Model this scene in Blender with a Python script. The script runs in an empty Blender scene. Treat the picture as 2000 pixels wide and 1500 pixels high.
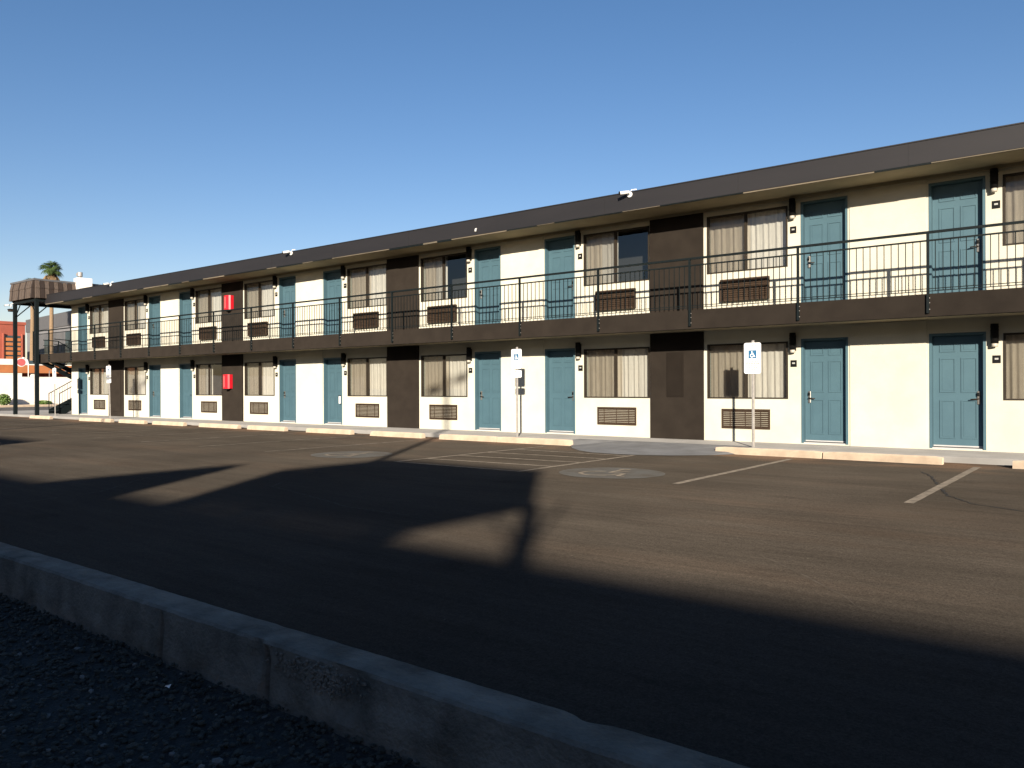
import bpy, bmesh, math, random
from mathutils import Vector, Matrix
random.seed(7)
R = math.radians
sc = bpy.context.scene
C = sc.collection

# ---------------------------------------------------------------- camera, sky, sun
TH = math.atan2(1550, 1977)                      # view direction, measured from +Y towards -X
cam_d = bpy.data.cameras.new("camera"); cam = bpy.data.objects.new("camera", cam_d); C.objects.link(cam)
cam_d.sensor_width = 36; cam_d.lens = 1550 / 2000 * 36; cam_d.shift_y = 7 / 2000
cam_d.clip_start = .05; cam_d.clip_end = 3000
cam.location = (0, -16.1, 1.25)
cam.rotation_mode = 'XYZ'
cam.matrix_world = Matrix.Translation((0, -16.1, 1.25)) @ Matrix.Rotation(TH, 4, 'Z') @ Matrix.Rotation(R(90), 4, 'X') @ Matrix.Rotation(R(-.2), 4, 'Z')
sc.camera = cam

SUNX, SUNY, SUNZ = -.69, 1.0, -.30               # direction the light travels
el = math.atan2(-SUNZ, math.hypot(SUNX, SUNY)); az = math.atan2(-SUNX, -SUNY)
w = bpy.data.worlds.new("World"); sc.world = w; w.use_nodes = True
nt = w.node_tree; bg = nt.nodes['Background']
sky = nt.nodes.new('ShaderNodeTexSky'); sky.sky_type = 'NISHITA'; sky.sun_disc = False
sky.sun_elevation = el; sky.sun_rotation = az
sky.air_density = 1.0; sky.dust_density = .3; sky.ozone_density = 2.2; sky.altitude = 300
hsv = nt.nodes.new('ShaderNodeHueSaturation'); hsv.inputs['Saturation'].default_value = 1.22
nt.links.new(sky.outputs[0], hsv.inputs['Color']); tn = nt.nodes.new('ShaderNodeVectorMath'); tn.operation = 'MULTIPLY'; tn.inputs[1].default_value = (1.2, .96, .985)
nt.links.new(hsv.outputs[0], tn.inputs[0]); nt.links.new(tn.outputs[0], bg.inputs[0]); bg.inputs[1].default_value = .068
sd = bpy.data.lights.new("sun", 'SUN'); sun = bpy.data.objects.new("sun", sd); C.objects.link(sun)
sd.energy = 5.0; sd.angle = R(.6); sd.color = (1, .88, .72)
sun.rotation_mode = 'QUATERNION'; sun.rotation_quaternion = Vector((SUNX, SUNY, SUNZ)).to_track_quat('-Z', 'Y')
sc.view_settings.view_transform = 'Standard'; sc.view_settings.look = 'None'
sc.view_settings.exposure = 1.0; sc.view_settings.gamma = 1

# ---------------------------------------------------------------- materials
def mat(name, col, rough=.7, col2=None, scale=3, bump=0, bscale=60, metal=0, spec=.5, stretch=(1, 1, 1), drough=0, lo=.35, hi=.65, detail=4):
    m = bpy.data.materials.new(name); m.use_nodes = True
    n = m.node_tree.nodes; l = m.node_tree.links; b = n['Principled BSDF']
    b.inputs['Roughness'].default_value = rough; b.inputs['Metallic'].default_value = metal
    b.inputs['Specular IOR Level'].default_value = spec
    if 'Diffuse Roughness' in b.inputs: b.inputs['Diffuse Roughness'].default_value = drough
    b.inputs['Base Color'].default_value = (*col, 1)
    tc = n.new('ShaderNodeTexCoord'); mp = n.new('ShaderNodeMapping'); mp.inputs['Scale'].default_value = stretch
    l.new(tc.outputs['Object'], mp.inputs[0])
    if col2 is None: col2 = tuple(c * .86 for c in col)
    t = n.new('ShaderNodeTexNoise'); t.inputs['Scale'].default_value = scale; t.inputs['Detail'].default_value = detail; t.inputs['Roughness'].default_value = .6
    r = n.new('ShaderNodeValToRGB'); r.color_ramp.elements[0].position = lo; r.color_ramp.elements[1].position = hi
    r.color_ramp.elements[0].color = (*col, 1); r.color_ramp.elements[1].color = (*col2, 1)
    l.new(mp.outputs[0], t.inputs[0]); l.new(t.outputs[0], r.inputs[0]); l.new(r.outputs[0], b.inputs['Base Color'])
    m['ramp'] = r.name
    if bump:
        t2 = n.new('ShaderNodeTexNoise'); t2.inputs['Scale'].default_value = bscale; t2.inputs['Detail'].default_value = 3
        bp = n.new('ShaderNodeBump'); bp.inputs['Strength'].default_value = bump; bp.inputs['Distance'].default_value = .01
        l.new(tc.outputs['Object'], t2.inputs[0]); l.new(t2.outputs[0], bp.inputs['Height']); l.new(bp.outputs[0], b.inputs['Normal'])
    return m

def glass_mat(name, tint=(.8, .85, .85), k=1.0):
    m = bpy.data.materials.new(name); m.use_nodes = True
    n = m.node_tree.nodes; l = m.node_tree.links; n.clear()
    o = n.new('ShaderNodeOutputMaterial'); mx = n.new('ShaderNodeMixShader'); tr = n.new('ShaderNodeBsdfTransparent'); gl = n.new('ShaderNodeBsdfGlossy')
    fr = n.new('ShaderNodeFresnel'); fr.inputs[0].default_value = 1.5; mt = n.new('ShaderNodeMath'); mt.operation = 'MULTIPLY'; mt.inputs[1].default_value = k * 2.0; mt.use_clamp = True
    ns = n.new('ShaderNodeTexNoise'); ns.inputs['Scale'].default_value = 1.2; bp = n.new('ShaderNodeBump'); bp.inputs['Strength'].default_value = .05; bp.inputs['Distance'].default_value = .02
    l.new(ns.outputs[0], bp.inputs['Height']); l.new(bp.outputs[0], gl.inputs['Normal'])
    tr.inputs[0].default_value = (*tint, 1); gl.inputs['Roughness'].default_value = .01
    l.new(fr.outputs[0], mt.inputs[0]); l.new(mt.outputs[0], mx.inputs[0]); l.new(tr.outputs[0], mx.inputs[1]); l.new(gl.outputs[0], mx.inputs[2]); l.new(mx.outputs[0], o.inputs[0])
    return m

def screen_mat():
    m = bpy.data.materials.new('insect_mesh'); m.use_nodes = True
    n = m.node_tree.nodes; l = m.node_tree.links; n.clear()
    o = n.new('ShaderNodeOutputMaterial'); mx = n.new('ShaderNodeMixShader'); tr = n.new('ShaderNodeBsdfTransparent'); d = n.new('ShaderNodeBsdfDiffuse')
    ns = n.new('ShaderNodeTexNoise'); ns.inputs['Scale'].default_value = 400; rp = n.new('ShaderNodeMapRange'); rp.inputs[3].default_value = .2; rp.inputs[4].default_value = .34
    l.new(ns.outputs[0], rp.inputs[0]); l.new(rp.outputs[0], mx.inputs[0])
    d.inputs[0].default_value = (.05, .045, .04, 1)
    l.new(tr.outputs[0], mx.inputs[1]); l.new(d.outputs[0], mx.inputs[2]); l.new(mx.outputs[0], o.inputs[0])
    return m

def asphalt_mat(name, base, dust, k=1.0):
    m = bpy.data.materials.new(name); m.use_nodes = True
    n = m.node_tree.nodes; l = m.node_tree.links; b = n['Principled BSDF']
    b.inputs['Roughness'].default_value = .95; b.inputs['Specular IOR Level'].default_value = .03
    b.inputs['Diffuse Roughness'].default_value = 1
    tc = n.new('ShaderNodeTexCoord')
    def noise(scale, stretch=(1, 1, 1), det=5, rough=.6):
        mp = n.new('ShaderNodeMapping'); mp.inputs['Scale'].default_value = stretch; l.new(tc.outputs['Object'], mp.inputs[0])
        t = n.new('ShaderNodeTexNoise'); t.inputs['Scale'].default_value = scale; t.inputs['Detail'].default_value = det; t.inputs['Roughness'].default_value = rough
        l.new(mp.outputs[0], t.inputs[0]); return t.outputs[0]
    def rng(v, a, c, lo, hi):
        r = n.new('ShaderNodeMapRange'); r.inputs[1].default_value = a; r.inputs[2].default_value = c; r.inputs[3].default_value = lo; r.inputs[4].default_value = hi
        l.new(v, r.inputs[0]); return r.outputs[0]
    def mul(x, y, op='MULTIPLY'):
        q = n.new('ShaderNodeMath'); q.operation = op
        for i, v in enumerate((x, y)):
            if isinstance(v, float): q.inputs[i].default_value = v
            else: l.new(v, q.inputs[i])
        return q.outputs[0]
    streak = rng(noise(.9, (.22, 1.6, 1), 6), .3, .7, .87, 1.13)
    streak2 = rng(noise(3.0, (.3, 3, 1), 4), .3, .7, .88, 1.12)
    patch = rng(noise(.35, (1, 1, 1), 5), .35, .65, .84, 1.16)
    grain = rng(noise(70, (1, 1, 1), 3, .75), .25, .75, .55, 1.45)
    grain2 = rng(noise(260, (1, 1, 1), 2, .8), .3, .7, .7, 1.3)
    grain3 = rng(noise(22, (1, 1, 1), 4, .75), .3, .7, .8, 1.2)
    f = mul(mul(mul(streak, streak2), patch), mul(mul(grain, grain2), grain3))
    scuff = rng(noise(1.7, (.5, 1.2, 1), 8, .7), .60, .72, 1., .80)
    spots = n.new('ShaderNodeTexVoronoi'); spots.inputs['Scale'].default_value = .55; l.new(tc.outputs['Object'], spots.inputs['Vector'])
    oil = rng(mul(spots.outputs['Distance'], mul(noise(6, (1, 1, 1), 4), .25), 'ADD'), .14, .24, .80, 1.)
    pale = rng(noise(2.3, (.35, 1.8, 1), 7, .65), .62, .74, 1., 1.22)
    f = mul(mul(f, scuff), mul(oil, pale))
    # pale chips
    vor = n.new('ShaderNodeTexVoronoi'); vor.inputs['Scale'].default_value = 5; l.new(tc.outputs['Object'], vor.inputs['Vector'])
    chips = rng(vor.outputs['Distance'], .015, .035, 1., 0.)
    rc = n.new('ShaderNodeMix'); rc.data_type = 'RGBA'
    rc.inputs[6].default_value = (*base, 1); rc.inputs[7].default_value = (*dust, 1)
    # reddish dust lying along the wheel stops (y about -2.3) and in scattered drifts
    sp = n.new('ShaderNodeSeparateXYZ'); l.new(tc.outputs['Object'], sp.inputs[0])
    g = rng(mul(mul(sp.outputs[1], 2.2, 'ADD'), 0., 'ADD'), -1., 0.1, 0., 1.)
    gd = mul(g, rng(noise(1.1, (.5, 1, 1), 5), .42, .62, 0., 1.)); gd = mul(gd, .75)
    gd2 = mul(rng(noise(.5, (.4, 1.5, 1), 6), .5, .75, 0., .12), gd, 'MAXIMUM')
    l.new(gd2, rc.inputs[0])
    vm = n.new('ShaderNodeVectorMath'); vm.operation = 'SCALE'; l.new(rc.outputs[2], vm.inputs[0]); l.new(f, vm.inputs['Scale'])
    mc = n.new('ShaderNodeMix'); mc.data_type = 'RGBA'; l.new(chips, mc.inputs[0]); l.new(vm.outputs[0], mc.inputs[6]); mc.inputs[7].default_value = (.10, .09, .075, 1)
    l.new(mc.outputs[2], b.inputs['Base Color'])
    bp = n.new('ShaderNodeBump'); bp.inputs['Strength'].default_value = .35; bp.inputs['Distance'].default_value = .006
    l.new(noise(120, (1, 1, 1), 3, .8), bp.inputs['Height']); l.new(bp.outputs[0], b.inputs['Normal'])
    return m

def worn_paint(name, col, under, lo=.4, hi=.6, sc_=9):
    m = mat(name, col, .9, under, scale=sc_, lo=lo, hi=hi, detail=8, bump=.2, bscale=120, drough=1, spec=.2)
    return m

M = {}
M['cream'] = mat('cream_stucco', (.56, .545, .46), .9, (.50, .485, .41), 1.6, .45, 70, spec=.2, drough=.6)
M['soffit'] = mat('beige_soffit_paint', (.34, .29, .20), .85, (.28, .24, .165), 2, spec=.1)
M['dark'] = mat('dark_brown_stucco', (.0245, .0195, .0155), .95, (.019, .015, .012), 2.5, .5, 110, spec=.15, drough=1)
M['fascia'] = mat('charcoal_fascia_metal', (.0175, .0165, .0185), .6, (.014, .0135, .0155), .8, .06, 4, spec=.35, stretch=(.4, 1, 3))
M['teal'] = mat('teal_door_paint', (.058, .115, .145), .5, (.052, .104, .133), 3, .04, 30, spec=.35)
M['drip'] = mat('weathered_drip_board', (.17, .14, .10), .9, (.10, .085, .06), 3, stretch=(.5, 1, 4))
M['meter'] = mat('meter_cabinet_paint', (.018, .0145, .012), .95, spec=.05)
M['bronze'] = mat('dark_bronze_frame', (.028, .022, .016), .5, spec=.2)
M['grille'] = mat('brown_louvre_metal', (.050, .032, .020), .65, (.038, .024, .016), 8, spec=.2)
M['black'] = mat('black_rail_paint', (.005, .009, .010), .6, (.008, .011, .012), 20, spec=.12)
M['lampblack'] = mat('lamp_black', (.006, .006, .006), .55, spec=.15)
M['diffuser'] = mat('lamp_frosted_glass', (.45, .42, .36), .4)
M['curtain'] = mat('cream_curtain_cloth', (.52, .43, .345), .9, (.44, .36, .29), 6, spec=.1, stretch=(5, 1, .6))
M['curtain_lit'] = mat('sky_lit_curtain_cloth', (.58, .515, .46), .9, (.50, .445, .40), 6, spec=.1, stretch=(5, 1, .6))  # paler curtain copy: sky reflection on the unscreened half put into the cloth
M['room'] = mat('room_shade_board', (.035, .032, .03), .9)
M['glass'] = glass_mat('window_glass')
M['screen'] = screen_mat()
M['chrome'] = mat('brushed_steel', (.30, .285, .26), .4, metal=.8)
M['sweep'] = mat('aluminium_sweep', (.42, .42, .42), .5)
M['walk'] = mat('grey_painted_concrete', (.27, .262, .25), .85, (.21, .205, .195), 1.2, .2, 60, spec=.25, detail=8, drough=.5)
M['ramp'] = mat('ramp_grey_paint', (.26, .262, .262), .8, (.20, .20, .198), 2.2, .15, 60, spec=.25, detail=8)
M['conc'] = mat('pale_concrete', (.46, .37, .28), .95, (.36, .29, .22), 5, .7, 70, spec=.15, detail=8, drough=1)
M['curb'] = mat('weathered_concrete', (.185, .168, .140), .95, (.085, .078, .064), 4.5, 1.0, 55, spec=.15, detail=10)
M['asphalt'] = asphalt_mat('aged_asphalt', (.040, .034, .0275), (.115, .070, .044))
M['road'] = asphalt_mat('road_asphalt', (.05, .05, .055), (.07, .065, .06))
M['earth'] = mat('dusty_earth', (.20, .16, .12), 1, (.15, .12, .09), .2, .4, 20, drough=1)
M['gravelbase'] = mat('dark_gravel_bed', (.025, .027, .025), 1, (.012, .013, .012), 40, 1, 60, drough=1)
M['stone_a'] = mat('grey_gravel', (.048, .046, .036), .9, (.02, .021, .016), 9, .4, 90)
M['stone_b'] = mat('pale_gravel', (.14, .135, .125), .9, (.08, .08, .075), 9)
M['line'] = worn_paint('worn_white_paint', (.13, .112, .092), (.075, .065, .053))
M['thinline'] = worn_paint('faded_white_paint', (.105, .092, .077), (.045, .039, .032), .45, .6, 6)
M['emblem'] = worn_paint('faded_blue_grey_paint', (.050, .0495, .047), (.040, .0355, .030), .45, .65, 2.5)
M['crack'] = mat('tar_crack', (.012, .010, .009), 1)
M['plategrey'] = mat('plate_digits', (.38, .38, .36), .6)
M['scrape'] = mat('faint_scrape', (.056, .048, .040), 1, (.042, .036, .03), 8, drough=1, spec=.03)
M['white'] = mat('white_plastic', (.78, .78, .76), .4)
M['signwhite'] = mat('white_sign_sheet', (.82, .83, .82), .45, (.8, .8, .79), 3)
M['signblue'] = mat('blue_sign_ink', (.02, .12, .25), .5)
M['signgreen'] = mat('green_sign_ink', (.05, .22, .15), .5)
M['signred'] = mat('red_sign_ink', (.55, .12, .12), .5)
M['signgrey'] = mat('grey_sign_ink', (.22, .22, .23), .5)
M['galv'] = mat('galvanised_steel', (.42, .40, .37), .45, (.34, .32, .3), 14, metal=.35)
M['red'] = mat('red_enamel', (.55, .012, .025), .3, (.50, .01, .02), 4)
M['shake'] = mat('brown_shake_board', (.105, .078, .062), .9, (.06, .045, .036), 14, .5, 50, stretch=(3, 3, .4))
M['shakedark'] = mat('dark_shake_board', (.028, .017, .013), .9, (.02, .013, .01), 14, .5, 50, stretch=(3, 3, .4))
M['whitewall'] = mat('white_painted_block', (.78, .74, .68), .9, (.7, .66, .6), 1.5, .2, 40, drough=.5)
M['terra'] = mat('terracotta_cladding', (.33, .085, .055), .85, (.27, .07, .045), .7)
M['orange'] = mat('orange_paint', (.42, .155, .055), .7, (.36, .13, .045), 2)
M['corr'] = mat('grey_corrugated_metal', (.20, .20, .21), .6, (.17, .17, .18), 1.5, stretch=(1, 1, .3))
M['corrdark'] = mat('dark_grey_metal', (.10, .10, .105), .6)
M['bluewin'] = mat('blue_tinted_glazing', (.03, .055, .07), .15, spec=.8)
M['bark'] = mat('palm_bark', (.26, .18, .11), .95, (.17, .12, .07), 8, .5, 20, stretch=(1, 1, 4))
M['frond'] = mat('palm_frond_green', (.07, .11, .03), .6, (.045, .075, .02), 6)
M['skirt'] = mat('dead_palm_frond', (.28, .19, .10), .9, (.2, .13, .07), 6)
M['leaf'] = mat('bush_leaf', (.10, .17, .03), .6, (.05, .09, .015), 9)
M['boxblack'] = mat('black_plastic', (.012, .011, .012), .4)

# ---------------------------------------------------------------- mesh helpers
class MB:
    def __init__(s): s.bm = bmesh.new()
    def box(s, x0, x1, y0, y1, z0, z1, mi=0, bev=0):
        bm = s.bm; v = [bm.verts.new((x, y, z)) for z in (z0, z1) for y in (y0, y1) for x in (x0, x1)]
        fs = [(0, 2, 3, 1), (4, 5, 7, 6), (0, 1, 5, 4), (2, 6, 7, 3), (0, 4, 6, 2), (1, 3, 7, 5)]
        out = [bm.faces.new([v[i] for i in f]) for f in fs]
        for f in out: f.material_index = mi
        if bev:
            es = list({e for f in out for e in f.edges})
            r = bmesh.ops.bevel(bm, geom=es, offset=bev, segments=2, profile=.5, affect='EDGES')
            for f in r['faces']: f.material_index = mi
        return s
    def tube(s, pts, r, seg=8, mi=0, r2=None, cap=True):
        bm = s.bm; pts = [Vector(p) for p in pts]; rings = []; N = len(pts)
        for i, p in enumerate(pts):
            d = (pts[min(i + 1, N - 1)] - pts[max(i - 1, 0)]).normalized()
            a = d.orthogonal().normalized() if i == 0 else (pa - d * pa.dot(d)).normalized()
            pa = a; b = d.cross(a)
            rr = r if r2 is None else r + (r2 - r) * i / (N - 1)
            rings.append([bm.verts.new(p + (a * math.cos(t) + b * math.sin(t)) * rr) for t in [2 * math.pi * k / seg for k in range(seg)]])
        for i in range(N - 1):
            for k in range(seg):
                f = bm.faces.new([rings[i][k], rings[i][(k + 1) % seg], rings[i + 1][(k + 1) % seg], rings[i + 1][k]]); f.material_index = mi; f.smooth = seg > 4
        if cap:
            for rg in (list(reversed(rings[0])), rings[-1]):
                f = bm.faces.new(rg); f.material_index = mi
        return s
    def poly(s, pts, mi=0):
        f = s.bm.faces.new([s.bm.verts.new(p) for p in pts]); f.material_index = mi; return s
    def prism(s, pts, axis, a, b, mi=0):
        """closed polygon pts (2D) extruded along axis from a to b"""
        def P(p, t):
            return {'x': (t, p[0], p[1]), 'y': (p[0], t, p[1]), 'z': (p[0], p[1], t)}[axis]
        A = [s.bm.verts.new(P(p, a)) for p in pts]; B = [s.bm.verts.new(P(p, b)) for p in pts]; n = len(pts)
        fs = [s.bm.faces.new(list(reversed(A))), s.bm.faces.new(B)] + [s.bm.faces.new([A[i], A[(i + 1) % n], B[(i + 1) % n], B[i]]) for i in range(n)]
        for f in fs: f.material_index = mi
        return s
    def build(s, name, mats, parent=None, fix=True):
        if fix: bmesh.ops.recalc_face_normals(s.bm, faces=s.bm.faces)
        me = bpy.data.meshes.new(name); s.bm.to_mesh(me); s.bm.free()
        for m in (mats if isinstance(mats, (list, tuple)) else [mats]): me.materials.append(m)
        o = bpy.data.objects.new(name, me); C.objects.link(o)
        if parent: o.parent = parent
        return o

def tag(o, label=None, cat=None, group=None, kind=None):
    if label: o['label'] = label
    if cat: o['category'] = cat
    if group: o['group'] = group
    if kind: o['kind'] = kind
    return o
def empty(name, loc=(0, 0, 0), rz=0):
    o = bpy.data.objects.new(name, None); C.objects.link(o); o.location = loc; o.rotation_euler = (0, 0, rz); o.empty_display_size = .2; return o
def kids(o): return [c for c in bpy.data.objects if c.parent is o]
def copy_tree(o, parent=None, chmap=None):
    c = o.copy(); C.objects.link(c); c.parent = parent
    for ch in kids(o): copy_tree(ch, c)
    return c

# ---------------------------------------------------------------- ground, lot, walkway
LOT_Y = -13.88
MB().poly([(-900, -700, -.14), (700, -700, -.14), (700, 900, -.14), (-900, 900, -.14)]).build('ground', M['earth'])['kind'] = 'structure'
lot = MB().poly([(-47.5, LOT_Y, 0), (24, LOT_Y, 0), (24, -1.3, 0), (-47.5, -1.3, 0)]).build('parking_lot', M['asphalt']); lot['kind'] = 'structure'
lot2 = MB().poly([(-47.5, -29, 0), (24, -29, 0), (24, -19.2, 0), (-47.5, -19.2, 0)]).build('parking_lot', M['asphalt']); lot2['kind'] = 'structure'
road = MB().poly([(-61.5, -120, .004), (-47.5, -120, .004), (-47.5, 160, .004), (-61.5, 160, .004)]).build('road', M['road']); road['kind'] = 'structure'
MB().box(-63.7, -61.5, -120, 160, -.1, .13).build('pavement', M['conc'])['kind'] = 'structure'

def strip(pts, wd, z=.004, jitter=0):
    mb = MB(); P = [Vector((*p, 0)) for p in pts]; L = []; Rr = []
    for i, p in enumerate(P):
        d = (P[min(i + 1, len(P) - 1)] - P[max(i - 1, 0)]).normalized(); nn = Vector((-d.y, d.x, 0))
        ww = wd * (1 + random.uniform(-jitter, jitter)) / 2
        L.append(mb.bm.verts.new((p + nn * ww).to_tuple()[:2] + (z,))); Rr.append(mb.bm.verts.new((p - nn * ww).to_tuple()[:2] + (z,)))
    for i in range(len(P) - 1): mb.bm.faces.new([L[i], Rr[i], Rr[i + 1], L[i + 1]])
    return mb
def dense(pts, step=.15, wob=0):
    out = []
    for a, b in zip(pts, pts[1:]):
        n = max(1, int(math.dist(a, b) / step))
        for k in range(n):
            t = k / n; out.append((a[0] + (b[0] - a[0]) * t + random.uniform(-wob, wob), a[1] + (b[1] - a[1]) * t + random.uniform(-wob, wob)))
    out.append(pts[-1]); return out
for x, y0, y1, wd in [(-1.9, -2.08, -6.82, .10), (-4.66, -2.38, -6.75, .10)]:
    strip(dense([(x, y0), (x, y1)], .2, .002), wd).build('marking_line', M['line'], lot)
for x in (-13.5, -15.9, -18.4, -20.8, -23.3, -25.7, -28.2, -30.7, -33.2):
    strip(dense([(x, -2.4), (x + .02, -6.8)], .2, .004), .075, jitter=.2).build('marking_line', M['thinline'], lot)
for p in ([(-7.2, -3.3), (-7.2, -6.72)], [(-9.82, -2.4), (-9.82, -6.78)], [(-9.86, -6.75), (-7.16, -6.75)],
          [(-9.75, -3.45), (-7.25, -3.5)], [(-9.78, -4.35), (-7.24, -4.25)], [(-9.78, -5.2), (-7.24, -5.05)], [(-9.78, -6.0), (-7.24, -5.85)]):
    strip(dense(p, .2, .003), .085, z=.0045 + random.random() * .003, jitter=.15).build('marking_line', M['line'] if p[0][1] != p[1][1] else M['line'], lot)
def emblem(x, y):
    mb = MB(); mb.poly([(x + .78 * math.cos(t), y + .74 * math.sin(t), .004) for t in [2 * math.pi * k / 40 for k in range(40)]])
    e = mb.build('accessible_emblem', M['emblem'], lot)
    mb = MB()
    def ring(cx, cy, r, a0, a1, wd, z):
        q = [(cx + r * math.cos(a0 + (a1 - a0) * k / 20), cy + r * math.sin(a0 + (a1 - a0) * k / 20)) for k in range(21)]
        L = []
        for i in range(21):
            a = a0 + (a1 - a0) * i / 20
            L.append((mb.bm.verts.new((cx + (r + wd / 2) * math.cos(a), cy + (r + wd / 2) * math.sin(a), z)), mb.bm.verts.new((cx + (r - wd / 2) * math.cos(a), cy + (r - wd / 2) * math.sin(a), z))))
        for i in range(20): mb.bm.faces.new([L[i][0], L[i][1], L[i + 1][1], L[i + 1][0]])
    ring(x - .1, y - .18, .27, R(100), R(370), .07, .008)
    ring(x - .05, y + .47, .06, 0, R(359), .07, .0085)
    for a, b, z in [((x - .05, y + .35), (x - .02, y - .02), .009), ((x - .04, y + .2), (x + .18, y + .2), .0095), ((x - .02, y - .02), (x + .22, y - .04), .010), ((x + .22, y - .02), (x + .32, y - .38), .0105), ((x + .32, y - .38), (x + .42, y - .36), .011)]:
        d = (Vector(b) - Vector(a)).normalized(); nn = Vector((-d.y, d.x)) * .035
        mb.poly([(a[0] + nn.x, a[1] + nn.y, z), (b[0] + nn.x, b[1] + nn.y, z), (b[0] - nn.x, b[1] - nn.y, z), (a[0] - nn.x, a[1] - nn.y, z)])
    mb.build('wheelchair_symbol', M['line'], e)
emblem(-6.0, -6.1); emblem(-11.6, -6.2)
for pts, wd in [([(-2.46, -3.3), (-2.2, -3.9), (-2.05, -4.5), (-1.9, -5.1), (-1.68, -5.9), (-1.34, -6.5), (-.9, -6.75), (.2, -7.1), (1.5, -6.9)], .03),
                ([(-8.9, -9.7), (-8.66, -10.03), (-7.74, -10.25), (-6.5, -10.6), (-5.6, -10.6)], .02),
                ([(-11.8, -8.9), (-11.2, -10.2), (-9.9, -11.6), (-9.5, -13.2)], .015)]:
    strip(dense(pts, .06, .018), wd, .003, .6).build('crack', M['crack'], lot)
strip(dense([(-2.18, -10.34), (-1.77, -10.74), (-1.36, -11.16), (-1.2, -11.4)], .08, .01), .014, .003, .7).build('scrape', M['scrape'], lot)

WALK_Y = -1.5
wk = MB()
wk.box(-47.4, -9.75, WALK_Y, .02, -.1, .1, bev=.015).box(-5.75, 5.6, WALK_Y, .02, -.1, .1, bev=.015).box(-9.75, -5.75, -1.2, .02, -.1, .1)
wk.box(-47.4, -38.2, .02, 7, -.1, .1)
wk.build('walkway', M['walk'])['kind'] = 'structure'
# flared kerb ramp
r_ = MB(); bmr = r_.bm
def vv(x, y, z): return bmr.verts.new((x, y, z))
outer = [(-9.75, -1.5), (-9.5, -1.95), (-9.1, -2.5), (-8.6, -2.98), (-8.15, -3.22), (-7.6, -3.27), (-7.15, -3.2), (-6.6, -2.95), (-6.1, -2.5), (-5.8, -2.0), (-5.75, -1.5)]
ov = [vv(x, y, .006) for x, y in outer]
iv = [vv(-9.75, -1.2, .1), vv(-8.7, -1.2, .1), vv(-7.25, -1.35, .1), vv(-5.75, -1.2, .1)]
ov[0].co.z = .1; ov[-1].co.z = .1
bmr.faces.new([iv[0], ov[0], ov[1], ov[2], iv[1]]); bmr.faces.new([iv[1], ov[2], ov[3], ov[4], ov[5], iv[2]])
bmr.faces.new([iv[2], ov[5], ov[6], ov[7], ov[8]]); bmr.faces.new([iv[2], ov[8], ov[9], ov[10], iv[3]])
bmr.faces.new([iv[1], iv[2], iv[3], vv(-7, -1.19, .1)])
rp = r_.build('kerb_ramp', M['ramp']); rp['kind'] = 'structure'

# low concrete kerb wall in front of the camera, with its chips and joints
def kerb_wall():
    mb = MB(); bm = mb.bm; xs = [-30 + .2 * i for i in range(115)] + [-7 + .012 * i for i in range(625)] + [.5 + .2 * i for i in range(43)]
    prev = None
    rs = random.Random(3)
    # smooth noise tables
    def sn(x, f, s):
        i = math.floor(x * f); t = x * f - i; t = t * t * (3 - 2 * t)
        a = random.Random(i * 77 + s).uniform(-1, 1); b = random.Random((i + 1) * 77 + s).uniform(-1, 1)
        return a + (b - a) * t
    for x in xs:
        ow = .004 * sn(x, .8, 1) + .002 * sn(x, 19, 2); tz = .004 * sn(x, .6, 3) + .001 * sn(x, 13, 9)
        iw = .004 * sn(x, .9, 4) + .004 * sn(x, 23, 5)
        dent = .026 * math.exp(-((x + 1.42) / .06) ** 2) * (1 + .25 * sn(x, 40, 12))          # broken outer edge
        chip = .05 * math.exp(-((x + 2.45) / .12) ** 2) + .035 * math.exp(-((x + 3.05) / .05) ** 2)
        joint = .035 * math.exp(-((x + 3.85) / .014) ** 2) + .05 * math.exp(-((x + 2.98) / .025) ** 2)
        T = .15 + tz
        prof = [(-13.86 + ow, -.05, 0), (-13.862 + ow, T - .012 - dent * .8, 0), (-13.872 + ow - dent, T - .001, 0), (-13.93 - dent * .6, T, 0), (-13.98, T + .002, 0),
                (-14.032 + iw * .6 + chip * .3, T - .002 - chip * .2, 0), (-14.046 + iw + chip * .7, T - .014 - chip * .3, 0), (-14.05 + iw * .8 + chip * .9 + joint, .06 + .01 * sn(x, 9, 6), 0),
                (-14.055 + .008 * sn(x, 7, 7) + chip * .5 + joint, 0, 0), (-14.06 + joint * 1.2 + .008 * sn(x, 11, 8), -.07, 0), (-14.065 + joint * .5, -.17, 0)]
        row = [bm.verts.new((x, p[0], p[1])) for p in prof]
        if prev:
            for a in range(len(row) - 1):
                f = bm.faces.new([prev[a], row[a], row[a + 1], prev[a + 1]])
        prev = row
    return mb.build('kerb_wall', M['curb'])
KW = tag(kerb_wall(), 'long low weathered concrete kerb wall between the gravel and the parking lot', 'wall')

agg = bmesh.new(); rs = random.Random(21)
for k in range(330):
    ax = rs.gauss(-2.62, .13); azz = rs.gauss(.075, .028)
    if azz > .14: continue
    bmesh.ops.create_icosphere(agg, subdivisions=1, radius=rs.uniform(.004, .009), matrix=Matrix.Translation((ax, -14.052, azz)))
me = bpy.data.meshes.new('exposed_aggregate'); agg.to_mesh(me); agg.free(); me.materials.append(M['curb'])
ag = bpy.data.objects.new('exposed_aggregate', me); C.objects.link(ag); ag.parent = KW; ag['kind'] = 'stuff'
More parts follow.
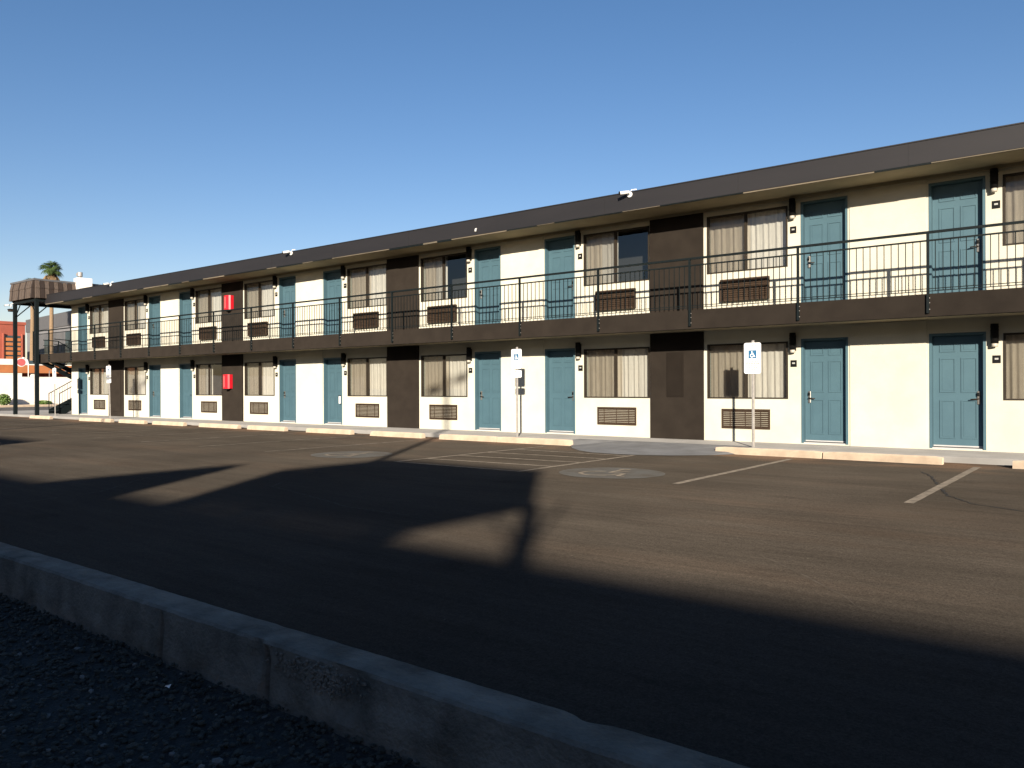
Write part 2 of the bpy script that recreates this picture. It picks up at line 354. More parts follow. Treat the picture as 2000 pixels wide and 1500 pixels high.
# gravel
mb = MB(); mb.poly([(-20, -19.2, -.115), (9, -19.2, -.115), (9, -14.03, -.115), (-20, -14.03, -.115)])
mb.build('gravel_bed', M['gravelbase'])['kind'] = 'structure'
def gravel():
    bm = bmesh.new(); rs = random.Random(5)
    ico = bmesh.new(); bmesh.ops.create_icosphere(ico, subdivisions=1, radius=1); iv_ = [v.co.copy() for v in ico.verts]; jf = [[v.index for v in f.verts] for f in ico.faces]; ico.free()
    for k in range(24000):
        x = rs.uniform(-8.5, 1.2); y = rs.uniform(-16.6, -14.05) if k % 3 else rs.uniform(-15.3, -14.05)
        if math.hypot(x, y + 16.1) < .9: continue
        s = rs.choice([.006, .008, .009, .011, .015]) * rs.uniform(.8, 1.25)
        rot = Matrix.Rotation(rs.uniform(0, 6.28), 3, 'Z') @ Matrix.Rotation(rs.uniform(-.6, .6), 3, 'X')
        sx, sy, sz = rs.uniform(.8, 1.4), rs.uniform(.7, 1.1), rs.uniform(.5, .8)
        z = -.108 + rs.uniform(0, .016)
        hv = [bm.verts.new(rot @ Vector((c.x * sx * rs.uniform(.75, 1.15), c.y * sy * rs.uniform(.75, 1.15), c.z * sz)) * s + Vector((x, y, z))) for c in iv_]
        mi = 1 if rs.random() < .035 else 0
        for f in jf:
            q = bm.faces.new([hv[i] for i in f]); q.material_index = mi
    me = bpy.data.meshes.new('gravel'); bm.to_mesh(me); bm.free(); me.materials.append(M['stone_a']); me.materials.append(M['stone_b'])
    o = bpy.data.objects.new('gravel', me); C.objects.link(o); return o
tag(gravel(), 'loose dark grey gravel with a few pale stones below the kerb wall', 'gravel', kind='stuff')

b = MB(); b.poly([(-.03, -.02, .0), (.0, -.028, .022), (.035, -.01, .004), (.02, .02, .03), (-.012, .026, .006)]).poly([(-.02, -.01, .012), (.01, -.03, .03), (.028, .012, .03)])
o = b.build('paper_scrap', M['white'], fix=False); o.scale = (.5, .5, .5); o.location = (-3.42, -14.25, -.092); tag(o, 'tiny crumpled white paper scrap lying on the dark gravel', 'litter')
# wheel stops: every one a thing
def wheel_stop(x0, x1, label, chipped=0):
    L = x1 - x0; mb = MB()
    n = 14; prev = None; rs = random.Random(int(x0 * 100))
    for k in range(n + 1):
        x = -L / 2 + L * k / n; e = .012 if k in (0, n) else 0
        c = rs.uniform(0, .008) + (rs.uniform(.0, .02) if rs.random() < .12 * (1 + chipped) else 0)
        prof = [(-.075, -.005), (-.072 + c * .6, .045), (-.06 + c, .105 - e - c * .6), (-.045 + c * .6, .125 - e - c * .5), (.045, .125 - e - c * .4), (.065, .10 - e), (.075, -.005)]
        row = [mb.bm.verts.new((x, p[0], p[1])) for p in prof]
        if prev:
            for a in range(6): mb.bm.faces.new([prev[a], row[a], row[a + 1], prev[a + 1]])
            mb.bm.faces.new([prev[6], row[6], row[0], prev[0]])
        else: mb.bm.faces.new(row)
        prev = row
    mb.bm.faces.new(list(reversed(prev)))
    o = mb.build('wheel_stop', M['conc']); o.location = ((x0 + x1) / 2, -1.93 + rs.uniform(-.015, .015), 0); o.rotation_euler = (0, 0, rs.uniform(-.006, .006))
    return tag(o, label, 'wheel stop', 'concrete wheel stops along the walkway')
ST = [(-1.45, .45, 'concrete wheel stop cut by the right edge of the photo'), (-4.24, -2.4, 'concrete wheel stop in front of the blank wall between the two nearest ground-floor doors'),
      (-6.2, -4.27, 'concrete wheel stop at the foot of the nearest accessible-parking sign'), (-11.5, -9.5, 'concrete wheel stop just left of the grey kerb ramp'),
      (-13.3, -11.53, 'concrete wheel stop in front of the second parking sign, right of the pole shadow'), (-15.8, -13.9, 'chipped wheel stop just left of the thin pole shadow'),
      (-18.5, -16.6, 'wheel stop in front of the window left of the third brown wall panel'), (-21.35, -19.5, 'rough-ended wheel stop in front of the fifth ground-floor door from the right'),
      (-24.1, -21.9, 'wheel stop in front of the door right of the lower red cabinet'), (-27.1, -25.05, 'wheel stop in front of the window left of the lower red cabinet'),
      (-29.55, -27.7, 'wheel stop right of the third parking sign, before the paired far doors'), (-30.85, -30.15, 'short wheel stop piece right beside the third parking sign post'),
      (-32.75, -30.93, 'wheel stop just left of the third parking sign post'), (-37.5, -35.5, 'farthest wheel stop, beside the farthest parking sign and the canopy post')]
for a, b, lab in ST: wheel_stop(a, b, lab)

# ---------------------------------------------------------------- motel
P = 8.63
D0 = -7.975
Z1, Z2 = .10, 2.80           # floor levels
SLAB_B, SLAB_T, BAL_Y = 2.42, 2.80, -1.3
CEIL = 5.18; ROOF_Y = -1.12; F_B, F_T = 5.05, 5.43
XL, XR = -38.15, 5.5
motel = tag(empty('motel_building', (0, 0, 0)), 'long two-storey cream motel block with teal doors, brown wall panels and an upper balcony', 'building')

def six_panel_leaf(mb, x0, x1, y, z0, z1):
    """door leaf facing -y with raised mouldings round six sunk panels"""
    mb.box(x0, x1, y, y + .04, z0, z1)
    W = x1 - x0; H = z1 - z0
    st = .13 * W; mid = .11 * W; pw = (W - 2 * st - mid) / 2
    for i in range(2):
        px0 = x0 + st + i * (pw + mid)
        for (a, b) in ((.075, .42), (.49, .80), (.855, .935)):
            q0, q1 = z0 + a * H, z0 + b * H; X0, X1 = px0, px0 + pw; t = .02; yy = y - .014
            mb.box(X0, X0 + t, yy, y + .002, q0, q1); mb.box(X1 - t, X1, yy, y + .002, q0, q1)
            mb.box(X0 + t, X1 - t, yy, y + .002, q0, q0 + t); mb.box(X0 + t, X1 - t, yy, y + .002, q1 - t, q1)
            mb.box(X0 + t * 2, X1 - t * 2, y - .005, y + .001, q0 + t * 2, q1 - t * 2)

def make_door(parent, x0, z0, z1, side):
    """opening x0..x0+.9; side=+1 handle at the right, -1 at the left"""
    x1 = x0 + .9; D = .17
    mb = MB(); t = .045
    mb.box(x0, x0 + t, -.004, D + .03, z0, z1); mb.box(x1 - t, x1, -.004, D + .03, z0, z1); mb.box(x0 + t, x1 - t, -.004, D + .03, z1 - t, z1)
    six_panel_leaf(mb, x0 + t, x1 - t, D - .04, z0 + .03, z1 - t)
    d = mb.build('door', M['teal'], parent)
    MB().box(x0 + t, x1 - t, .02, D - .002, z0, z0 + .018).box(x0 + t + .003, x1 - t - .003, D - .052, D - .0405, z0 + .032, z0 + .058).build('threshold', M['sweep'], d)
    hx = (x1 - t - .085) if side > 0 else (x0 + t + .085); hy = D - .04; hz = z0 + .92
    hb = MB(); hb.box(hx - .026, hx + .026, hy - .025, hy, hz - .12, hz + .12, bev=.01)
    hb.box(hx - .02, hx + .02, hy - .05, hy - .03, hz + .03, hz + .09, mi=1, bev=.006)
    hb.tube([(hx, hy - .03, hz - .02), (hx, hy - .07, hz - .02), (hx - side * .12, hy - .075, hz - .03)], .011, 8, mi=2)
    hb.build('handle', [M['chrome'], M['lampblack'], M['bronze']], d)
    return d

def curtain_mb(x0, x1, y, z0, z1, seed, amp=.015, dens=1.0):
    mb = MB(); rs = random.Random(seed); n = max(12, int((x1 - x0) / .016)); ph = [rs.uniform(0, 6.28) for _ in range(4)]; prev = None
    for k in range(n + 1):
        x = x0 + (x1 - x0) * k / n
        row = []
        for j, z in enumerate((z0, z0 + (z1 - z0) * .35, z0 + (z1 - z0) * .7, z1)):
            dy = amp * (math.sin(x * 46 * dens + ph[0] + .25 * j) + .6 * math.sin(x * 71 * dens + ph[1] + .2 * j) + .5 * math.sin(x * 19 + ph[2])) * (1.15 - .18 * j)
            row.append(mb.bm.verts.new((x, y + dy, z)))
        if prev:
            for j in range(3): f = mb.bm.faces.new([prev[j], row[j], row[j + 1], prev[j + 1]]); f.smooth = True
        prev = row
    return mb

def make_window(parent, x0, x1, z0, z1, state, seed):
    """state: both, right_open, left_part ..."""
    mb = MB(); t = .035; xm = (x0 + x1) / 2 - .02
    for a in ((x0, x0 + t, -.012, .07, z0, z1), (x1 - t, x1, -.012, .07, z0, z1), (x0 + t, x1 - t, -.012, .07, z0, z0 + t * .8), (x0 + t, x1 - t, -.012, .07, z1 - t, z1)): mb.box(*a)
    mb.box(xm - .018, xm + .018, -.006, .06, z0 + t * .8, z1 - t)
    mb.box(xm + .018, xm + .032, .02, .055, z0 + t * .8, z1 - t)
    wdw = mb.build('window', M['bronze'], parent)
    MB().poly([(x0 + t, .045, z0 + t * .8), (x1 - t, .045, z0 + t * .8), (x1 - t, .045, z1 - t), (x0 + t, .045, z1 - t)]).build('glass', M['glass'], wdw, fix=False)
    MB().poly([(x0 + t, .012, z0 + t * .8), (xm - .018, .012, z0 + t * .8), (xm - .018, .012, z1 - t), (x0 + t, .012, z1 - t)]).build('insect_screen', M['screen'], wdw)
    rs = random.Random(seed)
    c0, c1 = {'both': (x0 + .02, x1 - .02), 'right_open': (x0 + .02, xm + .0), 'gap': (x0 + .02, x1 - .02)}[state]
    if state == 'gap':
        g = x0 + (x1 - x0) * .46
        curtain_mb(c0, g - .05, .15, z0 - .1, z1 + .05, seed).build('curtain', M['curtain'], wdw)
        curtain_mb(g + .03, c1, .16, z0 - .1, z1 + .05, seed + 1).build('curtain', M['curtain'], wdw)
    else:
        m2 = c0 + (c1 - c0) * rs.uniform(.46, .54)
        curtain_mb(c0, m2 + .02, .15, z0 - .1, z1 + .05, seed).build('curtain', M['curtain'], wdw)
        curtain_mb(m2 - .02, c1, .17, z0 - .1, z1 + .05, seed + 9).build('curtain', M['curtain_lit'], wdw)
    return wdw

def make_ac(parent, xc, z0, z1, out):
    w2 = .52; mb = MB(); t = .03
    mb.box(xc - w2, xc - w2 + t, -out, .1, z0, z1); mb.box(xc + w2 - t, xc + w2, -out, .1, z0, z1); mb.box(xc - w2 + t, xc + w2 - t, -out, .1, z0, z0 + t); mb.box(xc - w2 + t, xc + w2 - t, -out, .1, z1 - t, z1)
    mb.box(xc - w2 + t, xc + w2 - t, .02, .1, z0 + t, z1 - t, mi=1)
    n = 9; h = (z1 - z0 - 2 * t) / n
    for k in range(n):
        z = z0 + t + h * k
        mb.prism([(-out + .006, z + h * .12), (-out + .006, z + h * .5), (-out + .03, z + h * .95), (-out + .03, z + h * .55)], 'x', xc - w2 + t, xc + w2 - t)
    for k in (-.33, 0, .33): mb.box(xc + k - .006, xc + k + .006, -out + .003, -out + .01, z0 + t, z1 - t)
    return mb.build('air_conditioner_grille', [M['grille'], M['bronze']], parent)

# openings (x0,x1,zlow,zhigh) per floor
open1, open2, doors, wins, acs, darks = [], [], [], [], [], []
for k in range(-1, 4):
    X = D0 - P * k
    darks.append((X - .64, X + .64))
    rw = (X + .72, X + 2.46); lw = (X - 2.44, X - .67)
    doors += [(X + 2.72, -1, k, 'r'), (X - 3.60, 1, k, 'l')]
    wins += [(*rw, k, 'r'), (*lw, k, 'l')]
    acs += [X + 1.57, X - 1.54]
def wall_floor(mb, zlo, zhi, dz0, dz1, wz0, wz1, az0, az1):
    ops = sorted([(d[0], d[0] + .9, dz0, dz1) for d in doors] + [(a, b, wz0, wz1) for a, b, *_ in wins])
    x = XL
    for a, b, z0, z1 in ops:
        mb.box(x, a, 0, .2, zlo, zhi)
        if z0 > zlo: mb.box(a, b, 0, .2, zlo, z0)
        mb.box(a, b, 0, .2, z1, zhi); x = b
    mb.box(x, XR, 0, .2, zlo, zhi)
D1 = (.12, 2.205); D2 = (2.83, 4.945); W1 = (1.0, 2.165); W2 = (3.68, 4.915); A1 = (.37, .785); A2 = (3.06, 3.52)
mb = MB()
wall_floor(mb, .02, SLAB_B + .04, *D1, *W1, *A1)
wall_floor(mb, Z2, CEIL + .1, *D2, *W2, *A2)
# slightly proud wall bays between the paired doors
for k in range(0, 4):
    xa = D0 - P * k + 3.66; xb = D0 - P * (k - 1) - 3.64
    mb.box(xa, xb, -.022, -.0, .1, SLAB_B + .03); mb.box(xa, xb, -.022, -.0, Z2 + .003, CEIL + .02)
mb.box(XL, XL + .2, .2, 8, .02, CEIL + .1); mb.box(XR - .2, XR, .2, 8, .02, CEIL + .1); mb.box(XL + .2, XR - .2, 7.8, 8, .02, CEIL + .1)
mb.build('wall', M['cream'], motel)
MB().box(XL + .2, XR - .2, .95, 1.0, .02, SLAB_B).box(XL + .2, XR - .2, .95, 1.0, Z2, CEIL).build('room_shade_backing', M['room'], motel)  # near-black board: the unlit depth of the rooms is put into its colour
# dark panels
for i, (a, b) in enumerate(darks):
    MB().box(a, b, -.045, .0, .1, SLAB_B + .03).build('brown_wall_panel', M['dark'], motel)
    MB().box(a, b, -.045, .0, Z2 + .003, CEIL + .02).build('brown_wall_panel', M['dark'], motel)
MB().box(-8.2, -7.79, -.062, -.046, 1.03, 2.02, bev=.006).box(-8.16, -7.83, -.07, -.062, 1.07, 1.98).build('meter_cabinet_door', M['meter'], motel)
MB().box(-34.2, -33.4, -.065, -.046, .3, 2.02, bev=.006).build('meter_cabinet_door', M['dark'], motel)
# slab, soffit, roof
sl = MB(); sl.box(-38.95, XR + .3, BAL_Y, BAL_Y + .16, SLAB_B, SLAB_T)
sl.build('balcony_edge', M['dark'], motel)
sf = MB(); sf.box(-38.95, XR + .3, BAL_Y + .16, .0, SLAB_B + .04, SLAB_T - .01)
sf.box(XL + .2, XR, .0, 8, SLAB_B + .04, SLAB_T)
sf.build('balcony_floor', M['soffit'], motel)
rf = MB(); rf.box(-38.17, XR + .4, ROOF_Y, ROOF_Y + .05, F_B, F_T); rf.box(-38.17, -38.12, ROOF_Y + .05, 8.3, F_B, F_T)
# cap flashing
rf.box(-38.19, XR + .42, ROOF_Y - .015, ROOF_Y + .06, F_T, F_T + .02)
for i in range(14): rf.box(-36.6 + 3.05 * i, -36.588 + 3.05 * i, ROOF_Y - .004, ROOF_Y + .001, F_B + .002, F_T - .002)
fa = rf.build('roof_fascia', M['fascia'], motel)
x = -38.1; segs = MB(); rs = random.Random(11); kk = 0
while x < XR:
    L = rs.choice([.5, .9, 1.3, 1.8, 2.4]); mi = kk % 2 if rs.random() < .8 else 0
    hgt = rs.uniform(.012, .04) if mi == 0 else rs.uniform(.015, .04)
    segs.box(x, min(x + L, XR + .3) - .004, ROOF_Y + .006 + .004 * (kk % 3), ROOF_Y + .05, F_B - hgt, F_B, mi=mi); x += L; kk += 1
segs.build('fascia_drip_edge', [M['drip'], M['black']], motel)
so = MB(); so.box(-38.1, XR + .35, ROOF_Y + .055, -.002, CEIL - .02 - .08, CEIL)
so.box(-38.11, XR + .35, -.06, -.003, CEIL - .16, CEIL - .101)
so.build('eave_soffit', M['soffit'], motel)
MB().box(-38.1, XR + .35, ROOF_Y + .055, 8.2, CEIL + .101, F_T - .02).build('roof', M['corr'], motel)

for x0, side, k, s in doors:
    make_door(motel, x0, *D1, side); make_door(motel, x0, *D2, side)
W1S = {(2, 'l'): 'right_open'}; W2S = {(0, 'l'): 'right_open', (1, 'r'): 'right_open'}
for a, b, k, s in wins:
    make_window(motel, a, b, *W1, W1S.get((k, s), 'both'), int(k * 10 + (s == 'l') * 3 + 100))
    make_window(motel, a, b, *W2, W2S.get((k, s), 'both'), int(k * 10 + (s == 'l') * 3 + 300))
for xc in acs:
    make_ac(motel, xc, *A1, .025); make_ac(motel, xc, *A2, .10)

# balcony railing: one post and one panel of balusters per bay
RY = BAL_Y - .03
posts = [-.56 - 2.1565 * i for i in range(-2, 18)]
posts = [p for p in posts if p < XR] + [-38.85]
posts = sorted(set(posts), reverse=True)
rail = MB()
rail.box(-38.87, XR + .2, RY - .025, RY + .025, 3.805, 3.845); rail.box(-38.87, XR + .2, RY - .018, RY + .018, 3.675, 3.70)
rl = rail.build('handrail', M['black'], motel)
for p in posts:
    q = MB(); q.box(p - .02, p + .02, RY - .02, RY + .02, 2.47, 3.805)
    for zz in (2.53, 2.64, 2.72): q.box(p + .021, p + .032, RY - .006, RY + .006, zz, zz + .012, mi=1)
    q.build('railing_post', [M['black'], M['galv']], motel)
for p0, p1 in zip(posts[1:], posts):
    q = MB(); n = round((p1 - p0) / .1135)
    for k in range(1, n):
        xx = p0 + (p1 - p0) * k / n; q.box(xx - .006, xx + .006, RY - .006, RY + .006, 2.845, 3.675)
    q.box(p0 + .02, p1 - .02, RY - .008, RY + .008, 2.875, 2.887); q.box(p0 + .02, p1 - .02, RY - .008, RY + .008, 2.835, 2.847)
    q.build('railing_panel', M['black'], motel)
# second wall of posts' shadows is cast by the sun lamp itself

# ---------------------------------------------------------------- lamps, plates, cabinets, cameras
ORD = ['nearest', 'second', 'third', 'fourth', 'fifth', 'sixth', 'seventh', 'eighth', 'ninth']
def make_lamp():
    e = empty('wall_lamp')
    b = MB(); b.box(-.045, .045, -.02, -.001, -.16, .16); b.tube([(0, -.085, .2), (0, -.085, -.14)], .062, 16)
    for z in (.14, .08, -.02): b.tube([(0, -.085, z), (0, -.085, z + .012)], .067, 16)
    b.box(-.02, .02, -.06, -.02, -.02, .04)
    b.build('lamp_housing', M['lampblack'], e)
    MB().tube([(0, -.085, -.14), (0, -.085, -.2)], .05, 16).build('diffuser', M['diffuser'], e)
    return e
def make_plate():
    e = empty('room_number_plate')
    MB().box(-.062, .062, -.012, 0, -.068, .068, bev=.003).build('plate', M['lampblack'], e)
    MB().box(-.028, .028, -.015, -.0125, -.008, .022, bev=.001).build('number_panel', M['plategrey'], e)
    return e
lamp0 = plate0 = None
dl = sorted([(x0 - .14 if s == 'r' else x0 + .9 + .14, n, s) for n, (x0, side, k, s) in enumerate(doors)], reverse=True)
vis = [d for d in dl if d[0] < -1.0]
for i, (x, n, s) in enumerate(vis):
    for z, pz, fl in ((2.13, 1.715, 'ground-floor'), (4.82, 4.41, 'upper-floor')):
        for which in (0, 1):
            if which == 0:
                o = make_lamp() if lamp0 is None else copy_tree(lamp0)
                if lamp0 is None: lamp0 = o
                o.location = (x - .0, 0, z)
                lab = f'black cylindrical wall lamp beside the {ORD[i]} {fl} door' + (' counted from the right' if i else '')
                tag(o, lab, 'wall lamp', 'wall lamps beside the room doors')
            else:
                o = make_plate() if plate0 is None else copy_tree(plate0)
                if plate0 is None: plate0 = o
                o.location = (x + .02 * (1 if s == 'l' else -.3), 0, pz)
                lab = f'small black room number plate beside the {ORD[i]} {fl} door' + (' counted from the right' if i else '')
                tag(o, lab, 'number plate', 'room number plates beside the doors')

def make_cabinet(x, z, lab):
    e = empty('extinguisher_cabinet', (x, -.046, z))
    b = MB(); pts = [(-.19, 0), (-.19, -.12), (-.15, -.17), (-.05, -.20), (.05, -.20), (.15, -.17), (.19, -.12), (.19, 0)]
    b.prism(pts, 'z', -.25, .25); b.build('cabinet_shell', M['red'], e)
    MB().box(-.045, .015, -.212, -.202, -.2, .2, bev=.003).build('highlight_strip', M['signred'], e)  # lighter red strip paints the vertical highlight onto the cabinet front
    MB().tube([(0, -.1, -.25), (0, -.1, -.3)], .09, 14).build('extinguisher_base', M['lampblack'], e)
    return tag(e, lab, 'fire extinguisher cabinet', 'red fire extinguisher cabinets')
make_cabinet(-25.3, 4.30, 'red extinguisher cabinet on the brown panel above the balcony')
make_cabinet(-25.38, 1.50, 'red extinguisher cabinet on the ground-floor brown panel')

def make_camera():
    e = empty('security_camera')
    MB().tube([(0, 0, 0), (0, -.035, 0)], .06, 18).build('mount', M['white'], e)
    a = MB(); a.tube([(0, -.03, 0), (0, -.08, .01), (-.03, -.11, .02)], .018, 8); a.build('arm', M['white'], e)
    d = Vector((-.72, -.62, -.12)).normalized(); c = Vector((0, -.12, .03))
    b = MB(); b.tube([c - d * .04, c + d * .16], .036, 14); 
    b.build('camera_body', M['white'], e)
    h = MB(); h.tube([c + d * .16, c + d * .185], .036, 14); h.build('lens', M['lampblack'], e)
    t = MB(); t.tube([(0, -.005, .03), (.03, .0, .1), (.14, .03, .1)], .012, 6); t.build('cable', M['white'], e)
    return e
cam0 = make_camera()
for i, (x, z, lab) in enumerate([(-8.5, 5.38, 'white bullet security camera on the fascia above the nearest brown panel'), (-20.3, 5.39, 'white bullet security camera midway along the roof fascia'),
                                 (-31.95, 5.39, 'white bullet security camera near the far end of the roof fascia')]):
    o = cam0 if i == 0 else copy_tree(cam0)
    o.location = (x, ROOF_Y - .002, z); tag(o, lab, 'security camera', 'white security cameras')
o = copy_tree(cam0); o.location = (-40.55, -1.6, 5.08); tag(o, 'white security camera high on the far canopy post', 'security camera', 'white security cameras')
b = MB(); b.box(-.16, .16, -.12, .12, .06, .1); b.box(-.13, .13, -.1, .1, -.02, .0); b.box(-.15, .15, -.1, .1, 0, .06, mi=1)
o = b.build('flood_light', [M['lampblack'], M['grille']]); o.location = (-40.82, -1.5, 4.86); tag(o, 'small brown flood light on the far canopy post below the camera', 'flood light')
b = MB(); b.tube([(0, 0, 0), (0, -.03, -.02), (.01, -.05, -.08)], .022, 10)
o = b.build('photocell_sensor', M['white']); o.location = (-12.85, ROOF_Y - .002, 5.2); tag(o, 'tiny white sensor bulb on the roof fascia between two security cameras', 'sensor')
# white hanger on a door handle
o = MB().box(-.045, .045, -.004, .004, -.2, .03).build('door_hanger', M['white']); o.location = (-19.45, .02, .97); tag(o, 'white hanger card on the handle of the fifth ground-floor door from the right', 'door hanger')

# ---------------------------------------------------------------- parking signs
def text(body, size, x, z, y, m, parent, name='lettering', sx=1):
    cu = bpy.data.curves.new(name, 'FONT'); cu.body = body; cu.size = size; cu.align_x = 'CENTER'; cu.align_y = 'CENTER'; cu.extrude = .0008; cu.resolution_u = 3
    cu.materials.append(m)
    t_ = bpy.data.objects.new(name, cu); C.objects.link(t_); bpy.context.view_layer.update()
    me = bpy.data.meshes.new_from_object(t_); bpy.data.objects.remove(t_); me.materials.clear(); me.materials.append(m)
    o = bpy.data.objects.new(name, me); C.objects.link(o); o.parent = parent; o.location = (x, y, z); o.rotation_euler = (R(90), 0, 0); o.scale = (sx, 1, 1)
    return o
def rrect(mb, x0, x1, y0, y1, z0, z1, r, mi=0):
    pts = []
    for cx, cz, a in ((x1 - r, z1 - r, 0), (x0 + r, z1 - r, 90), (x0 + r, z0 + r, 180), (x1 - r, z0 + r, 270)):
        for k in range(5): pts.append((cx + r * math.cos(R(a + 22.5 * k)), cz + r * math.sin(R(a + 22.5 * k))))
    mb.prism(pts, 'y', y0, y1, mi)
def wheelchair(parent, x, z, s, y):
    e = MB(); e.box(x - s, x + s, y - .002, y, z - s, z + s); sy = e.build('symbol_square', M['signblue'], parent)
    mb = MB(); y2 = y - .003
    def ring(cx, cz, r, a0, a1, wd):
        L = []
        for i in range(19):
            a = a0 + (a1 - a0) * i / 18
            L.append((mb.bm.verts.new((cx + (r + wd) * math.cos(a), y2, cz + (r + wd) * math.sin(a))), mb.bm.verts.new((cx + (r - wd) * math.cos(a), y2, cz + (r - wd) * math.sin(a)))))
        for i in range(18): mb.bm.faces.new([L[i][0], L[i][1], L[i + 1][1], L[i + 1][0]])
    ring(x - .12 * s, z - .3 * s, .38 * s, R(110), R(375), .09 * s)
    ring(x - .12 * s, z + .68 * s, .07 * s, 0, R(359), .07 * s)
    for a, b2 in [((-.12, .55), (-.08, -.05)), ((-.1, .25), (.3, .25)), ((-.08, -.05), (.35, -.05)), ((.35, -.05), (.5, -.6)), ((.5, -.6), (.7, -.55))]:
        A = Vector((x + a[0] * s, z + a[1] * s)); B = Vector((x + b2[0] * s, z + b2[1] * s)); d = (B - A).normalized(); nn = Vector((-d.y, d.x)) * .09 * s; y2 -= .0004
        mb.poly([(A.x + nn.x, y2, A.y + nn.y), (B.x + nn.x, y2, B.y + nn.y), (B.x - nn.x, y2, B.y - nn.y), (A.x - nn.x, y2, A.y - nn.y)])
    mb.build('wheelchair_figure', M['signwhite'], sy)
def bars(parent, rows, y, m):
    mb = MB(); rs = random.Random(len(rows) * 7 + 1)
    for z, h, halfw in rows:
        x = -halfw
        while x < halfw - .01:
            wlen = rs.uniform(.018, .05); x1 = min(x + wlen, halfw)
            mb.box(x, x1, y - .0015, y, z - h / 2, z + h / 2); x = x1 + .009
    return mb.build('small_print', m, parent)
def post_mb(h, lean=0):
    mb = MB()
    pr = [(-.028, .0), (-.028, -.006), (-.016, -.006), (-.012, -.024), (.012, -.024), (.016, -.006), (.028, -.006), (.028, 0), (.013, 0), (.010, -.019), (-.010, -.019), (-.013, 0)]
    mb.prism(pr, 'z', 0, h); return mb
def sign_full(x, lab):
    e = empty('parking_sign', (x, -1.4, .1)); tag(e, lab, 'sign', 'accessible parking signs')
    post_mb(2.03).build('sign_post', M['galv'], e)
    mb = MB(); rrect(mb, -.165, .165, -.030, -.026, 1.40, 1.985, .035)
    mb.tube([(0, -.026, 1.9), (0, -.036, 1.9)], .008, 8, mi=1); mb.tube([(0, -.026, 1.45), (0, -.036, 1.45)], .008, 8, mi=1)
    pl = mb.build('sign_plate', [M['signwhite'], M['galv']], e)
    text('RESERVED', .052, 0, 1.93, -.0325, M['signred'], pl, sx=1.05); text('PARKING', .048, 0, 1.868, -.0325, M['signgreen'], pl)
    wheelchair(pl, 0, 1.765, .078, -.0305)
    bars(pl, [(1.655, .014, .09), (1.622, .02, .115), (1.585, .022, .13), (1.548, .016, .09), (1.51, .018, .125), (1.475, .014, .06)], -.031, M['signgrey'])
    return e
def sign_double(x, lab, small=False):
    e = empty('parking_sign', (x, -1.4, .1)); tag(e, lab, 'sign', 'accessible parking signs')
    post_mb(2.10).build('sign_post', M['galv'], e)
    mb = MB(); rrect(mb, -.152, .152, -.030, -.026, 1.59, 2.05, .03); pl = mb.build('sign_plate', M['signwhite'], e)
    text('RESERVED', .046, 0, 2.005, -.0325, M['signgrey'], pl); text('PARKING', .042, 0, 1.952, -.0325, M['signgreen'], pl)
    wheelchair(pl, 0, 1.865, .068, -.0305); bars(pl, [(1.765, .016, .09), (1.72, .013, .11), (1.68, .016, .12), (1.64, .013, .08)], -.031, M['signgrey'])
    mb = MB(); rrect(mb, -.152, .152, -.030, -.026, 1.385, 1.555, .025); p2 = mb.build('lower_plate', M['signwhite'], e)
    bars(p2, [(1.53, .02, .05), (1.45, .012, .1)], -.031, M['signgrey'])
    return e
sign_full(-5.70, 'white accessible-parking sign on a steel post before the nearest ground-floor window')
sign_double(-11.37, 'two-plate accessible-parking sign before the cream wall between two doors')
s3 = sign_double(-31.45, 'two-plate parking sign on a leaning post before the fourth brown panel'); s3.rotation_euler = (0, R(-2.0), R(7))
s4 = sign_double(-36.42, 'farthest parking sign, seen in front of the white street wall'); s4.rotation_euler = (0, R(-.6), R(3))

